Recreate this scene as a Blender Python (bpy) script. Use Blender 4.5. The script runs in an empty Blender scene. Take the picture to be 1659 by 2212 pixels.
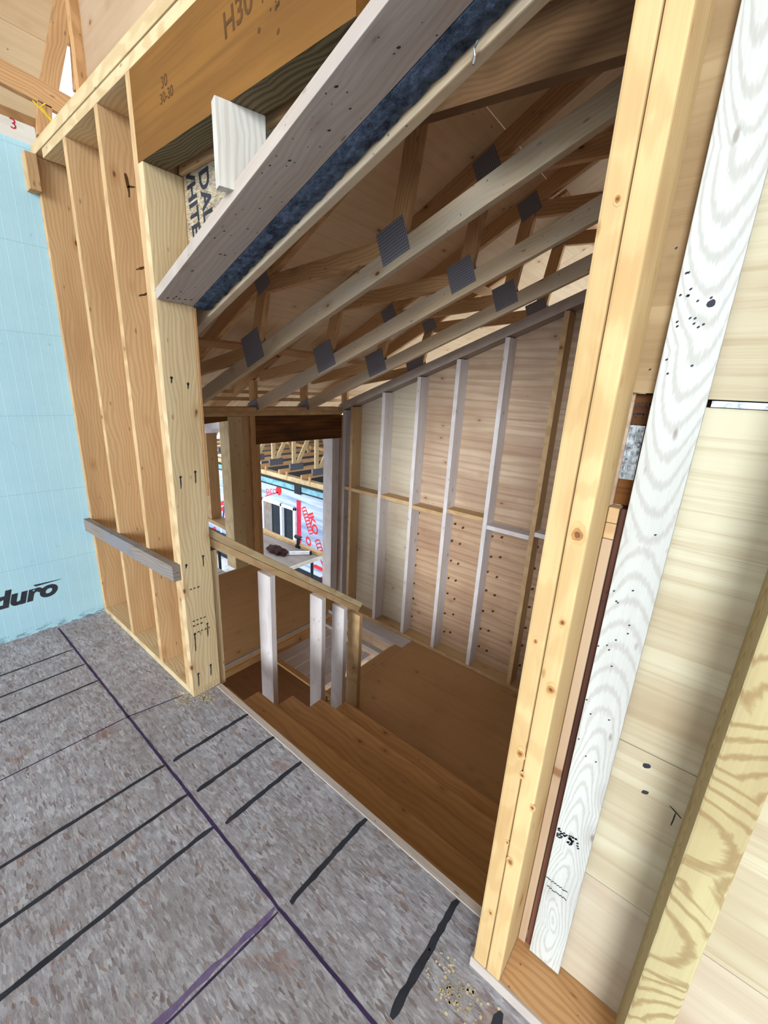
import bpy, bmesh, math, random
from mathutils import Vector, Matrix
random.seed(7)
S = bpy.context.scene
COL = S.collection
# ------------------------------------------------------------------ camera
CY, CP, CR, CF, CH = -0.672706359, 0.287644744, -0.0517546551, 898.249590, 1.5
def cam_axes():
    f = Vector((math.sin(CY)*math.cos(CP), math.cos(CY)*math.cos(CP), -math.sin(CP)))
    r = Vector((math.cos(CY), -math.sin(CY), 0)); d = f.cross(r)
    r2 = math.cos(CR)*r + math.sin(CR)*d; d2 = -math.sin(CR)*r + math.cos(CR)*d
    return r2, d2, f
RR, DD, FF = cam_axes(); CAM = Vector((0, 0, CH))
cd = bpy.data.cameras.new('camera'); co = bpy.data.objects.new('camera', cd); COL.objects.link(co)
M = Matrix((RR, -DD, -FF)).transposed().to_4x4(); M.translation = CAM; co.matrix_world = M
cd.sensor_fit = 'VERTICAL'; cd.sensor_height = 36.0; cd.sensor_width = 27.0; cd.lens = CF/2212*36.0
cd.clip_start = 0.02; cd.clip_end = 500
S.camera = co
def ray(px, py): return RR*((px-829.5)/CF) + DD*((py-1106)/CF) + FF
# real positions read off known planes of the building (x = , y = , z = )
def OX(px, py, v): d = ray(px, py); return CAM + d*(v/d.x)
def OY(px, py, v): d = ray(px, py); return CAM + d*(v/d.y)
def OZ(px, py, v): d = ray(px, py); return CAM + d*((v-CH)/d.z)
# ------------------------------------------------------------------ materials
def lin(c):
    o = []
    for v in c[:3]:
        v /= 255.0; o.append(v/12.92 if v <= .04045 else ((v+.055)/1.055)**2.4)
    return (*o, 1.0)
class NT:
    def __init__(s, name):
        s.m = bpy.data.materials.new(name); s.m.use_nodes = True; s.t = s.m.node_tree
        for n in list(s.t.nodes): s.t.nodes.remove(n)
        s.out = s.n('ShaderNodeOutputMaterial'); s.b = s.n('ShaderNodeBsdfPrincipled')
        s.l(s.b.outputs[0], s.out.inputs[0]); s.b.inputs['Roughness'].default_value = .75
        s.b.inputs['Specular IOR Level'].default_value = .25
    def n(s, t, **k):
        nd = s.t.nodes.new(t)
        for a, v in k.items(): setattr(nd, a, v)
        return nd
    def l(s, a, b): s.t.links.new(a, b)
    def mapping(s, scale, rot=(0, 0, 0), seed=True, src=None):
        tc = s.n('ShaderNodeTexCoord'); mp = s.n('ShaderNodeMapping')
        mp.inputs['Scale'].default_value = scale; mp.inputs['Rotation'].default_value = rot
        s.l(src or tc.outputs['Object'], mp.inputs['Vector'])
        if not seed: return mp.outputs[0]
        oi = s.n('ShaderNodeObjectInfo'); ml = s.n('ShaderNodeMath', operation='MULTIPLY'); ml.inputs[1].default_value = 37.0
        s.l(oi.outputs['Random'], ml.inputs[0])
        ad = s.n('ShaderNodeVectorMath', operation='ADD'); cx = s.n('ShaderNodeCombineXYZ')
        s.l(ml.outputs[0], cx.inputs[0]); s.l(ml.outputs[0], cx.inputs[1]); s.l(ml.outputs[0], cx.inputs[2])
        s.l(mp.outputs[0], ad.inputs[0]); s.l(cx.outputs[0], ad.inputs[1]); return ad.outputs[0]
    def noise(s, vec, scale=1, detail=3, rough=.55, dist=0):
        n = s.n('ShaderNodeTexNoise'); n.inputs['Scale'].default_value = scale; n.inputs['Detail'].default_value = detail
        n.inputs['Roughness'].default_value = rough; n.inputs['Distortion'].default_value = dist
        s.l(vec, n.inputs['Vector']); return n.outputs['Fac']
    def vor(s, vec, scale=1, out='Distance', rnd=1.0):
        n = s.n('ShaderNodeTexVoronoi'); n.inputs['Scale'].default_value = scale; n.inputs['Randomness'].default_value = rnd
        s.l(vec, n.inputs['Vector']); return n.outputs[out]
    def wave(s, vec, scale, dist, det=2, ds=1.0, direction='Y', rough=.5, rings=False):
        n = s.n('ShaderNodeTexWave', wave_type='RINGS' if rings else 'BANDS', wave_profile='SIN')
        if rings: n.rings_direction = 'SPHERICAL'
        else: n.bands_direction = direction
        for k, v in (('Scale', scale), ('Distortion', dist), ('Detail', det), ('Detail Scale', ds), ('Detail Roughness', rough)): n.inputs[k].default_value = v
        s.l(vec, n.inputs['Vector']); return n.outputs['Fac']
    def ramp(s, fac, stops, interp='LINEAR'):
        r = s.n('ShaderNodeValToRGB'); r.color_ramp.interpolation = interp; e = r.color_ramp.elements
        while len(e) < len(stops): e.new(.5)
        for i, (p, c) in enumerate(stops): e[i].position = p; e[i].color = c if len(c) == 4 else (*c, 1)
        s.l(fac, r.inputs[0]); return r.outputs[0]
    def mix(s, a, b, fac, mode='MIX'):
        m = s.n('ShaderNodeMix', data_type='RGBA', blend_type=mode)
        for sock, v in ((m.inputs[6], a), (m.inputs[7], b), (m.inputs[0], fac)):
            if isinstance(v, (tuple, list)): sock.default_value = v
            elif isinstance(v, (int, float)): sock.default_value = v
            else: s.l(v, sock)
        return m.outputs[2]
    def sep(s, vec):
        n = s.n('ShaderNodeSeparateXYZ'); s.l(vec, n.inputs[0]); return n.outputs
    def math(s, op, a, b=None):
        n = s.n('ShaderNodeMath', operation=op)
        for i, v in enumerate((a, b)):
            if v is None: continue
            if isinstance(v, (int, float)): n.inputs[i].default_value = v
            else: s.l(v, n.inputs[i])
        return n.outputs[0]
    def bump(s, h, strength=.2, dist=.01):
        n = s.n('ShaderNodeBump'); n.inputs['Strength'].default_value = strength; n.inputs['Distance'].default_value = dist
        s.l(h, n.inputs['Height']); s.l(n.outputs[0], s.b.inputs['Normal'])
    def done(s, col=None, rough=None):
        if col is not None:
            if isinstance(col, tuple): s.b.inputs['Base Color'].default_value = col
            else: s.l(col, s.b.inputs['Base Color'])
        if rough is not None: s.b.inputs['Roughness'].default_value = rough
        return s.m
BW = lambda v: (v, v, v, 1)
def lumber(name, base, dark, knot=(96, 52, 22), ring=.45, knots=1.0, wear=0.0, wearc=(120, 112, 108), waves=20, rings=False, spots=.0, vary=.16, ks=4.6, kz=1.0):
    n = NT(name); kv = n.mapping((1.0, 1.9, .8)); kd = n.vor(kv, ks)
    vl = n.mapping((.055, 1, .45) if rings else (.10, 1, 1))
    if rings:                                     # nested arches: rings about a far centre, new per board
        tc = n.n('ShaderNodeTexCoord'); mp = n.n('ShaderNodeMapping'); mp.inputs['Scale'].default_value = (.16, 1, .4); n.l(tc.outputs['Object'], mp.inputs['Vector'])
        fr = n.math('PINGPONG', n.math('MULTIPLY', n.sep(mp.outputs[0])[0], 5.2), 1.0); cx0 = n.n('ShaderNodeCombineXYZ')
        n.l(n.math('MULTIPLY', n.math('SUBTRACT', fr, .15), .13), cx0.inputs[0]); n.l(n.sep(mp.outputs[0])[1], cx0.inputs[1]); vl = cx0.outputs[0]
    warp = n.math('MULTIPLY', n.math('SUBTRACT', .5, kd), .04)
    cx = n.n('ShaderNodeCombineXYZ'); n.l(warp, cx.inputs[1]); n.l(warp, cx.inputs[2])
    ad = n.n('ShaderNodeVectorMath', operation='ADD'); n.l(vl, ad.inputs[0]); n.l(cx.outputs[0], ad.inputs[1])
    w = n.wave(ad.outputs[0], waves, 4.5 if not rings else 1.6, 2, 1.2 if not rings else 6, rings=rings); w = n.ramp(w, [(.35, BW(0)), (.85, BW(1))] if not rings else [(.55, BW(0)), (.98, BW(1))])
    fine = n.noise(n.mapping((3, 240, 240)), 1, 3, .6)
    big = n.noise(n.mapping((1.6, 9, 9)), 1, 3, .5)
    col = n.mix(lin(base), lin(dark), n.math('MULTIPLY', w, ring))
    col = n.mix(col, lin(dark), n.math('MULTIPLY', n.ramp(big, [(.42, BW(0)), (.72, BW(1))]), .45))
    col = n.mix(col, BW(.86), n.math('MULTIPLY', n.ramp(fine, [(.35, BW(1)), (.7, BW(0))]), .5), 'MULTIPLY')
    if wear > 0:
        wn = n.noise(n.mapping((1.2, 6, 6)), 1.3, 4, .6)
        col = n.mix(col, lin(wearc), n.math('MULTIPLY', n.ramp(wn, [(.42, BW(0)), (.6, BW(1))]), wear))
    halo = n.ramp(kd, [(.06*kz, BW(1)), (.24*kz, BW(0))]); core = n.ramp(kd, [(.04*kz, BW(1)), (.075*kz, BW(0))])
    col = n.mix(col, lin(dark), n.math('MULTIPLY', halo, .6*knots))
    col = n.mix(col, lin(knot), n.math('MULTIPLY', core, .9*knots))
    ck = n.vor(n.mapping((5, 14, 14)), 1.5); col = n.mix(col, lin(knot), n.math('MULTIPLY', n.ramp(ck, [(.05, BW(1)), (.11, BW(0))]), .55))
    if spots > 0:
        sd = n.vor(n.mapping((1, 1, 1)), 24); col = n.mix(col, lin((50, 38, 32)), n.math('MULTIPLY', n.ramp(sd, [(.05, BW(1)), (.09, BW(0))]), spots))
    oi = n.n('ShaderNodeObjectInfo'); v = n.math('ADD', n.math('MULTIPLY', oi.outputs['Random'], vary), 1-vary)
    cc = n.n('ShaderNodeCombineXYZ'); [n.l(v, cc.inputs[q]) for q in range(3)]; col = n.mix(col, cc.outputs[0], 1.0, 'MULTIPLY')
    n.bump(n.math('ADD', n.math('MULTIPLY', w, .3), fine), .15, .0015)
    return n.done(col, .8)
def plywood(name, base, dark, knot=(110, 62, 30), sp=1.0, streak=.5, spots=.8, gloss=.75, arches=.5):
    n = NT(name); w = n.wave(n.mapping((.16, 1, 1)), 5, 8, 3, 1.1); w = n.ramp(w, [(.55, BW(0)), (.95, BW(1))])
    st = n.noise(n.mapping((1.1, 60, 60)), 1, 5, .7); big = n.noise(n.mapping((.7, 5, 5)), 1, 3, .55); bl = n.noise(n.mapping((1, 1, 1)), 2.2, 3, .5)
    col = n.mix(lin(base), lin(dark), n.math('MULTIPLY', w, streak*arches))
    col = n.mix(col, lin(dark), n.math('MULTIPLY', n.ramp(st, [(.48, BW(0)), (.75, BW(1))]), streak))
    col = n.mix(col, lin(dark), n.math('MULTIPLY', n.ramp(big, [(.45, BW(0)), (.68, BW(1))]), streak*.7))
    col = n.mix(col, lin(dark), n.math('MULTIPLY', n.ramp(bl, [(.45, BW(0)), (.7, BW(1))]), .3))
    kd = n.vor(n.mapping((1, 1.5, 0)), 5.0); kd2 = n.vor(n.mapping((1, 1, 0), rot=(0, 0, .5)), 9)
    col = n.mix(col, lin(knot), n.math('MULTIPLY', n.ramp(kd, [(.045, BW(1)), (.08, BW(0))]), spots))
    col = n.mix(col, lin(dark), n.math('MULTIPLY', n.ramp(kd, [(.07, BW(1)), (.25, BW(0))]), .35*spots))
    col = n.mix(col, lin((70, 45, 28)), n.math('MULTIPLY', n.ramp(kd2, [(.025, BW(1)), (.05, BW(0))]), .7*spots))
    n.bump(st, .1, .002)
    return n.done(col, gloss)
def flat(name, c, rough=.6, metal=0.0, var=.12, sc=12, emit=None):
    n = NT(name); v = n.noise(n.mapping((1, 1, 1)), sc, 4, .6)
    d = tuple(x*(1-var*2.5) for x in c)
    col = n.mix(lin(c), lin(d), n.ramp(v, [(.4, BW(0)), (.7, BW(1))]))
    n.b.inputs['Metallic'].default_value = metal
    n.bump(v, .06, .003)
    return n.done(col, rough)
MT = {}
MT['fir'] = lumber('fir_lumber', (202, 168, 124), (160, 118, 76), ring=.3)
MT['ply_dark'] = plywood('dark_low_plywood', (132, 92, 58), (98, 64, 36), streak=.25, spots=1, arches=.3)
MT['fir_light'] = lumber('pale_spruce', (204, 182, 142), (166, 130, 88), ring=.35)
MT['yellow'] = lumber('yellow_pine', (206, 176, 126), (174, 134, 86), knot=(150, 98, 52), ring=.3, waves=24, ks=4.4, kz=1.7, vary=.08)
MT['white'] = lumber('bleached_spruce', (214, 210, 200), (176, 160, 146), knot=(80, 64, 56), ring=.35, knots=.8, waves=16)
MT['whiteb'] = lumber('arched_grain_spruce', (194, 196, 190), (146, 136, 130), knot=(100, 72, 56), ring=.38, knots=.7, waves=56, rings=True)
MT['cath'] = lumber('arched_grain_pine', (186, 172, 128), (132, 100, 60), knot=(90, 62, 40), ring=.6, knots=.5, waves=76, rings=True)
MT['pinkish'] = lumber('grey_pink_spruce', (186, 172, 160), (150, 130, 116), knot=(78, 54, 44), ring=.25, knots=.8, wear=.35, wearc=(168, 160, 156), spots=.5, waves=16)
MT['grey'] = lumber('weathered_lumber', (142, 128, 116), (98, 82, 68), ring=.4, knots=.4, wear=.75, wearc=(120, 122, 128))
MT['truss'] = lumber('truss_lumber', (206, 162, 114), (152, 108, 66), ring=.35, spots=.6)
MT['truss_grey'] = lumber('grey_truss_lumber', (206, 184, 152), (166, 134, 100), ring=.2, wear=.55, wearc=(178, 168, 154), spots=.7)
MT['tread'] = lumber('stair_tread_lumber', (206, 158, 104), (160, 112, 64), ring=.25, knots=.9, vary=.25, waves=9)
MT['pale_daylit'] = lumber('pale_daylit_lumber', (214, 206, 204), (178, 160, 150), ring=.25, knots=.6, waves=14)  # daylight on the studs put into the colour; also used on pale boards
MT['ply'] = plywood('roof_plywood', (226, 200, 162), (184, 146, 102), streak=.35, spots=1, arches=.3)
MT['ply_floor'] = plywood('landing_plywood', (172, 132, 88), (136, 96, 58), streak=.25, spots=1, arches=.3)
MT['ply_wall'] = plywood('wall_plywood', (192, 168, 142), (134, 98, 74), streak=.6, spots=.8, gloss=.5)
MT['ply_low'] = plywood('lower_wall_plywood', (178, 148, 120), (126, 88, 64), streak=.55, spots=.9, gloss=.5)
MT['ply_pale'] = plywood('pale_plywood', (188, 176, 154), (148, 120, 96), streak=.3, spots=.7, gloss=.55)
MT['ply_white'] = plywood('cream_plywood', (192, 184, 158), (148, 124, 92), streak=.7, spots=.25)
MT['ply_tan'] = plywood('tan_plywood', (166, 142, 106), (122, 94, 60), streak=.6, spots=.1, arches=.9)
MT['ply_red'] = plywood('weathered_edge', (104, 66, 50), (46, 22, 18), streak=.9, spots=.8)
MT['deckbd'] = lumber('grey_outdoor_plank', (150, 140, 134), (110, 98, 92), ring=.3, knots=.4)
MT['lsl'] = plywood('laminated_beam', (122, 82, 34), (86, 54, 20), streak=.5, spots=.15, gloss=.7)
MT['lslu'] = lumber('laminated_edge', (124, 108, 78), (70, 58, 38), ring=.7, knots=0, waves=26)
MT['planks'] = lumber('bright_deck_plank', (232, 228, 232), (196, 186, 182), ring=.3, knots=.4)
MT['knot_halo'] = flat('amber_knot_halo', (198, 160, 108), .75, 0, .04, 60)
MT['knot_mid'] = flat('amber_knot', (172, 124, 74), .75, 0, .08, 60)
MT['knot_core'] = flat('brown_knot', (122, 76, 44), .75, 0, .1, 60)
MT['beamd'] = lumber('dark_roof_beam', (128, 96, 64), (86, 58, 34), ring=.3)
MT['plyup'] = plywood('pinkish_gable_plywood', (176, 150, 122), (138, 106, 78), streak=.3, spots=.8, arches=.3)
MT['lsld'] = plywood('dark_laminated_beam', (124, 76, 28), (44, 20, 8), streak=1.0, spots=.3)
MT['ink'] = flat('black_marker', (50, 52, 60), .85)
MT['purple_l'] = flat('faded_purple_marker', (112, 94, 130), .85, 0, .06, 60)
MT['purple'] = flat('purple_marker', (60, 46, 84), .8)
MT['inkb'] = flat('brown_ink', (84, 54, 24), .8)
MT['plate'] = None
MT['pipe'] = flat('black_steel', (34, 36, 40), .45, .3)
MT['bluewhite'] = flat('blue_rod_paint', (52, 84, 170), .5)
MT['whitep'] = flat('white_vinyl', (226, 230, 236), .4, 0, .03)
MT['glass_dark'] = flat('dark_glazing', (18, 30, 40), .08, 0, .05)
MT['red'] = flat('red_print', (206, 38, 48), .55, 0, .05)
MT['redtape'] = flat('red_tape', (190, 24, 60), .35, 0, .1)
MT['foam'] = flat('blue_foam_board', (120, 172, 186), .7, 0, .12, 6)
MT['membrane'] = flat('black_membrane', (26, 28, 34), .5)
MT['yellow_s'] = flat('yellow_string', (236, 208, 30), .5)
MT['cloth'] = flat('dark_brown_cloth', (48, 22, 20), .9)
MT['sawdust'] = flat('sawdust', (226, 208, 166), .9)
MT['gravel'] = flat('pale_ground', (222, 222, 224), .9, 0, .1, 2)
MT['silver'] = flat('foil_tape', (190, 196, 200), .35, .6, .3, 60)
def osb(name, cols, scale=1.0, tint=None):
    n = NT(name); outs = []
    base = None
    for i, (rot, sx, sy, sc) in enumerate(((.25, 1, 3.2, 17), (1.35, 1, 3.6, 21), (-.6, 1, 2.8, 26), (.9, 1, 4.5, 34))):
        v = n.mapping((sx*scale, sy*scale, 1), rot=(0, 0, rot))
        nz = n.n('ShaderNodeTexNoise'); nz.inputs['Scale'].default_value = 9; n.l(v, nz.inputs['Vector'])
        mx = n.mix(v, nz.outputs['Color'], .06)
        c = n.vor(mx, sc, 'Color'); r = n.sep(c)
        col = n.ramp(r[0], cols)
        if base is None: base = col
        else: base = n.mix(base, col, n.ramp(r[1], [(.45, BW(0)), (.55, BW(1))]))
    big = n.noise(n.mapping((1, 1, 1)), 2.2, 4, .6)
    med = n.noise(n.mapping((1, 1, 1)), 24, 5, .7); base = n.mix(base, lin((116, 108, 108)), n.math('MULTIPLY', n.ramp(med, [(.45, BW(0)), (.65, BW(1))]), .45))
    base = n.mix(base, lin((118, 104, 98)), n.math('MULTIPLY', n.ramp(big, [(.42, BW(0)), (.7, BW(1))]), .4)); br = n.noise(n.mapping((1, 1, 1)), 5.5, 3, .55)
    base = n.mix(base, lin((128, 92, 74)), n.math('MULTIPLY', n.ramp(br, [(.66, BW(0)), (.70, BW(1))]), .45))
    fi = n.noise(n.mapping((60, 220, 60), rot=(0, 0, .4)), 1, 2, .6)
    base = n.mix(base, BW(.55), n.math('MULTIPLY', n.ramp(fi, [(.52, BW(0)), (.75, BW(1))]), .5), 'MULTIPLY')
    sp = n.vor(n.mapping((1, 1, 1)), 55); base = n.mix(base, lin((60, 48, 44)), n.math('MULTIPLY', n.ramp(sp, [(.04, BW(1)), (.10, BW(0))]), .5))
    n.bump(fi, .25, .002)
    return n.done(base, .8)
MT['osb_floor'] = osb('osb_subfloor', [(0, lin((118, 106, 106))), (.10, lin((138, 132, 136))), (.4, lin((152, 150, 156))), (.75, lin((166, 165, 171))), (.94, lin((182, 182, 187))), (1, lin((138, 112, 98)))], 1.25)
MT['osb_wall'] = osb('osb_sheathing', [(0, lin((110, 92, 70))), (.5, lin((164, 148, 120))), (1, lin((190, 178, 150)))], 2.2)
def icf():
    n = NT('insulated_foam_form'); tc = n.n('ShaderNodeTexCoord'); s = n.sep(tc.outputs['Object'])
    y, z = s[1], s[2]
    base = n.mix(lin((172, 208, 218)), lin((150, 192, 208)), n.noise(n.mapping((1, 1, 1), seed=False), 5, 5, .6))
    fr = n.math('FRACT', n.math('MULTIPLY', y, 1/.064)); rib = n.ramp(fr, [(.02, BW(1)), (.06, BW(0)), (.42, BW(0)), (.46, BW(.8)), (.5, BW(0))])
    base = n.mix(base, lin((190, 222, 228)), n.math('MULTIPLY', rib, .6))
    fz = n.math('FRACT', n.math('DIVIDE', n.math('SUBTRACT', z, .001), .4215))
    joint = n.ramp(fz, [(.0, BW(1)), (.007, BW(0)), (.995, BW(0)), (1, BW(1))]); base = n.mix(base, lin((120, 160, 172)), n.math('MULTIPLY', joint, .55))
    d = n.noise(n.mapping((1, 2, 2.5), seed=False), 7, 6, .7); base = n.mix(base, lin((96, 122, 130)), n.math('MULTIPLY', n.ramp(d, [(.66, BW(0)), (.76, BW(1))]), .55))
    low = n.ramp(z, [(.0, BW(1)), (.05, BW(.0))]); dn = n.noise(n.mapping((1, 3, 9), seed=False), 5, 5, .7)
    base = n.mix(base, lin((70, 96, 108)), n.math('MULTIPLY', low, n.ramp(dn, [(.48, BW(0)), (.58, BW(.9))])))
    n.bump(n.math('ADD', rib, n.math('MULTIPLY', d, 1.0)), .15, .003)
    return n.done(base, .6)
MT['icf'] = icf()
def toothed():
    n = NT('galvanised_connector_plate'); tc = n.n('ShaderNodeTexCoord'); mp = n.n('ShaderNodeMapping'); mp.inputs['Scale'].default_value = (1/.0075, 1/.012, 1)
    n.l(tc.outputs['Object'], mp.inputs['Vector']); s = n.sep(mp.outputs[0])
    fx = n.math('FRACT', s[0]); fy = n.math('FRACT', s[1])
    a = n.math('MULTIPLY', n.ramp(fx, [(.3, BW(1)), (.45, BW(0)), (.9, BW(0)), (1, BW(1))]), n.ramp(fy, [(.1, BW(0)), (.2, BW(1)), (.8, BW(1)), (.9, BW(0))]))
    col = n.mix(lin((140, 140, 148)), lin((52, 52, 60)), a); n.b.inputs['Metallic'].default_value = .2
    n.bump(a, -.4, .002); return n.done(col, .45)
MT['plate'] = toothed()
def wrap():
    n = NT('white_house_wrap'); v = n.noise(n.mapping((.4, 1, 5), seed=False), 1.6, 5, .6, .6)
    col = n.mix(lin((172, 184, 200)), lin((118, 134, 162)), n.ramp(v, [(.4, BW(0)), (.65, BW(1))])); n.bump(v, .5, .03); return n.done(col, .35)
MT['wrap'] = wrap()
def plastic():
    n = NT('vapour_barrier_film'); n.b.inputs['Base Color'].default_value = (.85, .84, .92, 1); n.b.inputs['Transmission Weight'].default_value = .6
    v = n.noise(n.mapping((1, 1, 1)), 9, 4); n.bump(v, .4, .01); return n.done(None, .3)
MT['film'] = plastic()
def felt():
    n = NT('dark_blue_fibre'); v = n.noise(n.mapping((1, 1, 1)), 60, 5, .75); v2 = n.noise(n.mapping((1, 1, 1)), 14, 4, .7)
    col = n.mix(lin((30, 36, 50)), lin((92, 108, 132)), n.ramp(n.math('MULTIPLY', n.math('ADD', v, v2), .5), [(.4, BW(0)), (.62, BW(1))])); n.bump(v, 1.0, .01); return n.done(col, .95)
MT['felt'] = felt()
# ------------------------------------------------------------------ building helpers
def tag(o, label=None, cat=None, group=None, kind=None):
    if label: o['label'] = label
    if cat: o['category'] = cat
    if group: o['group'] = group
    if kind: o['kind'] = kind
    return o
def empty(name, loc, label=None, cat=None, group=None, kind=None):
    o = bpy.data.objects.new(name, None); COL.objects.link(o); o.location = loc; o.empty_display_size = .05
    return tag(o, label, cat, group, kind)
def link(name, me, mats, mw=None, parent=None):
    for m in (mats if isinstance(mats, (list, tuple)) else [mats]): me.materials.append(MT[m] if isinstance(m, str) else m)
    o = bpy.data.objects.new(name, me); COL.objects.link(o)
    mw = mw or Matrix.Identity(4)
    if parent:
        o.parent = parent; o.matrix_parent_inverse = Matrix.Identity(4)
        o.matrix_basis = PM(parent).inverted() @ mw
    else: o.matrix_basis = mw
    return o
def PM(o):
    m = o.matrix_basis.copy()
    while o.parent: o = o.parent; m = o.matrix_basis @ m
    return m
def frame(a, b, wdir):
    a, b = Vector(a), Vector(b); X = (b-a).normalized(); W = Vector(wdir); W = (W - X*W.dot(X)).normalized(); Z = X.cross(W)
    m = Matrix((X, W, Z)).transposed().to_4x4(); m.translation = a; return m, (b-a).length
def boxbm(bm, x0, x1, y0, y1, z0, z1, mi=0):
    vs = [bm.verts.new((x, y, z)) for x in (x0, x1) for y in (y0, y1) for z in (z0, z1)]
    fs = []
    for q in ((0, 1, 3, 2), (4, 6, 7, 5), (0, 4, 5, 1), (2, 3, 7, 6), (0, 2, 6, 4), (1, 5, 7, 3)):
        f = bm.faces.new([vs[i] for i in q]); f.material_index = mi; fs.append(f)
    return fs
def finish(bm, bev=0.0):
    if bev > 0: bmesh.ops.bevel(bm, geom=list(bm.edges), offset=bev, segments=2, profile=.6, affect='EDGES')
    bmesh.ops.recalc_face_normals(bm, faces=list(bm.faces))
    me = bpy.data.meshes.new('m'); bm.to_mesh(me); bm.free(); return me
# a piece of lumber from a to b (centre line), w wide along wdir, t thick
def board(name, a, b, w, t, wdir, mat='fir', parent=None, bev=.002, **k):
    m, L = frame(a, b, wdir); bm = bmesh.new(); boxbm(bm, 0, L, -w/2, w/2, -t/2, t/2)
    o = link(name, finish(bm, min(bev, t*.3)), mat, m, parent)
    return tag(o, **k)
# axis aligned lumber; ax = grain axis
def bb(name, x0, x1, y0, y1, z0, z1, mat='fir', ax='z', parent=None, bev=.002, **k):
    c = ((x0+x1)/2, (y0+y1)/2, (z0+z1)/2)
    if ax == 'z': return board(name, (c[0], c[1], z0), (c[0], c[1], z1), y1-y0, x1-x0, (0, 1, 0), mat, parent, bev, **k)
    if ax == 'x': return board(name, (x0, c[1], c[2]), (x1, c[1], c[2]), y1-y0, z1-z0, (0, 1, 0), mat, parent, bev, **k)
    return board(name, (c[0], y0, c[2]), (c[0], y1, c[2]), x1-x0, z1-z0, (1, 0, 0), mat, parent, bev, **k)
# polygon prism: pts in 3-D (coplanar), extruded along vec; local x = grain direction
def prism(name, pts, vec, mat, grain=(1, 0, 0), parent=None, **k):
    pts = [Vector(p) for p in pts]; vec = Vector(vec); X = Vector(grain).normalized(); Z = vec.normalized(); X = (X - Z*X.dot(Z)).normalized(); Y = Z.cross(X)
    m = Matrix((X, Y, Z)).transposed().to_4x4(); m.translation = pts[0]; inv = m.inverted()
    bm = bmesh.new(); A = [bm.verts.new(inv @ p) for p in pts]; B = [bm.verts.new(inv @ (p+vec)) for p in pts]
    bm.faces.new(A); bm.faces.new(B[::-1])
    for i in range(len(A)): bm.faces.new((A[i], B[i], B[(i+1) % len(A)], A[(i+1) % len(A)]))
    o = link(name, finish(bm), mat, m, parent); return tag(o, **k)
def tube_bm(bm, pts, r, seg=8):
    pts = [Vector(p) for p in pts]; rings = []
    for i, p in enumerate(pts):
        d = (pts[min(i+1, len(pts)-1)] - pts[max(i-1, 0)]).normalized(); u = d.orthogonal().normalized(); v = d.cross(u)
        rings.append([bm.verts.new(p + (u*math.cos(2*math.pi*j/seg) + v*math.sin(2*math.pi*j/seg))*r) for j in range(seg)])
    for a, b in zip(rings, rings[1:]):
        for j in range(seg): bm.faces.new((a[j], a[(j+1) % seg], b[(j+1) % seg], b[j]))
    bm.faces.new(rings[0][::-1]); bm.faces.new(rings[-1])
def tube(name, pts, r, mat, parent=None, seg=8, **k):
    bm = bmesh.new(); o0 = Vector(pts[0]); tube_bm(bm, [Vector(p)-o0 for p in pts], r, seg); m = Matrix.Translation(o0)
    return tag(link(name, finish(bm), mat, m, parent), **k)
# ink: flat strokes, letters and blobs laid 0.4 mm proud of a surface, inside that surface's own mesh
def add_mat(o, mat):
    mats = o.data.materials; m = MT[mat]
    for i, q in enumerate(mats):
        if q == m: return i
    mats.append(m); return len(mats)-1
def add_polys(o, polys, mat):
    """polys: list of world-space point lists"""
    mi = add_mat(o, mat); inv = PM(o).inverted(); bm = bmesh.new(); bm.from_mesh(o.data)
    for p in polys:
        vs = [bm.verts.new(inv @ Vector(q)) for q in p]
        try: f = bm.faces.new(vs); f.material_index = mi
        except ValueError: pass
    bm.to_mesh(o.data); bm.free()
def stroke(a, b, w, nrm, rough=.12, n=14, taper=True):
    a, b, nrm = Vector(a), Vector(b), Vector(nrm); d = (b-a).normalized(); s = nrm.cross(d).normalized(); L = []; R = []
    off = nrm*.0006
    for i in range(n+1):
        t = i/n; k = 1 + random.uniform(-rough, rough)
        if taper and i in (0, n): k *= .35
        p = a.lerp(b, t) + off; L.append(p + s*w/2*k); R.append(p - s*w/2*(1+random.uniform(-rough, rough)))
    return [[L[i], R[i], R[i+1], L[i+1]] for i in range(n)]
def blob(c, r, nrm, ex=1.0, u=None):
    nrm = Vector(nrm); u = Vector(u).normalized() if u else nrm.orthogonal().normalized(); v = nrm.cross(u); c = Vector(c) + nrm*.0006
    return [c + u*math.cos(a)*r*ex*random.uniform(.8, 1.1) + v*math.sin(a)*r*random.uniform(.8, 1.1) for a in [i*math.pi/5 for i in range(10)]]
def add_text(o, s, origin, xdir, ydir, size, mat, ex=1.0, outline=0, shear=0.0, bold=0.0):
    cu = bpy.data.curves.new('t', 'FONT'); cu.body = s; cu.size = size; cu.fill_mode = 'BOTH'; cu.shear = shear; cu.offset = bold
    to = bpy.data.objects.new('t', cu); COL.objects.link(to); dg = bpy.context.evaluated_depsgraph_get(); me = bpy.data.meshes.new_from_object(to.evaluated_get(dg))
    X = Vector(xdir).normalized(); Y = Vector(ydir); Y = (Y - X*Y.dot(X)).normalized(); N = X.cross(Y)
    mi = add_mat(o, mat); inv = PM(o).inverted(); bm = bmesh.new(); bm.from_mesh(o.data); base = Vector(origin) + N*.0008
    vs = [bm.verts.new(inv @ (base + X*v.co.x*ex + Y*v.co.y)) for v in me.vertices]
    for p in me.polygons:
        try: f = bm.faces.new([vs[i] for i in p.vertices]); f.material_index = mi
        except ValueError: pass
    bm.to_mesh(o.data); bm.free(); bpy.data.objects.remove(to); bpy.data.curves.remove(cu); bpy.data.meshes.remove(me)
Y0, Y1 = .769, .909            # faces of the wall with the stair opening
T = .035                        # lumber thickness
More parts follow.
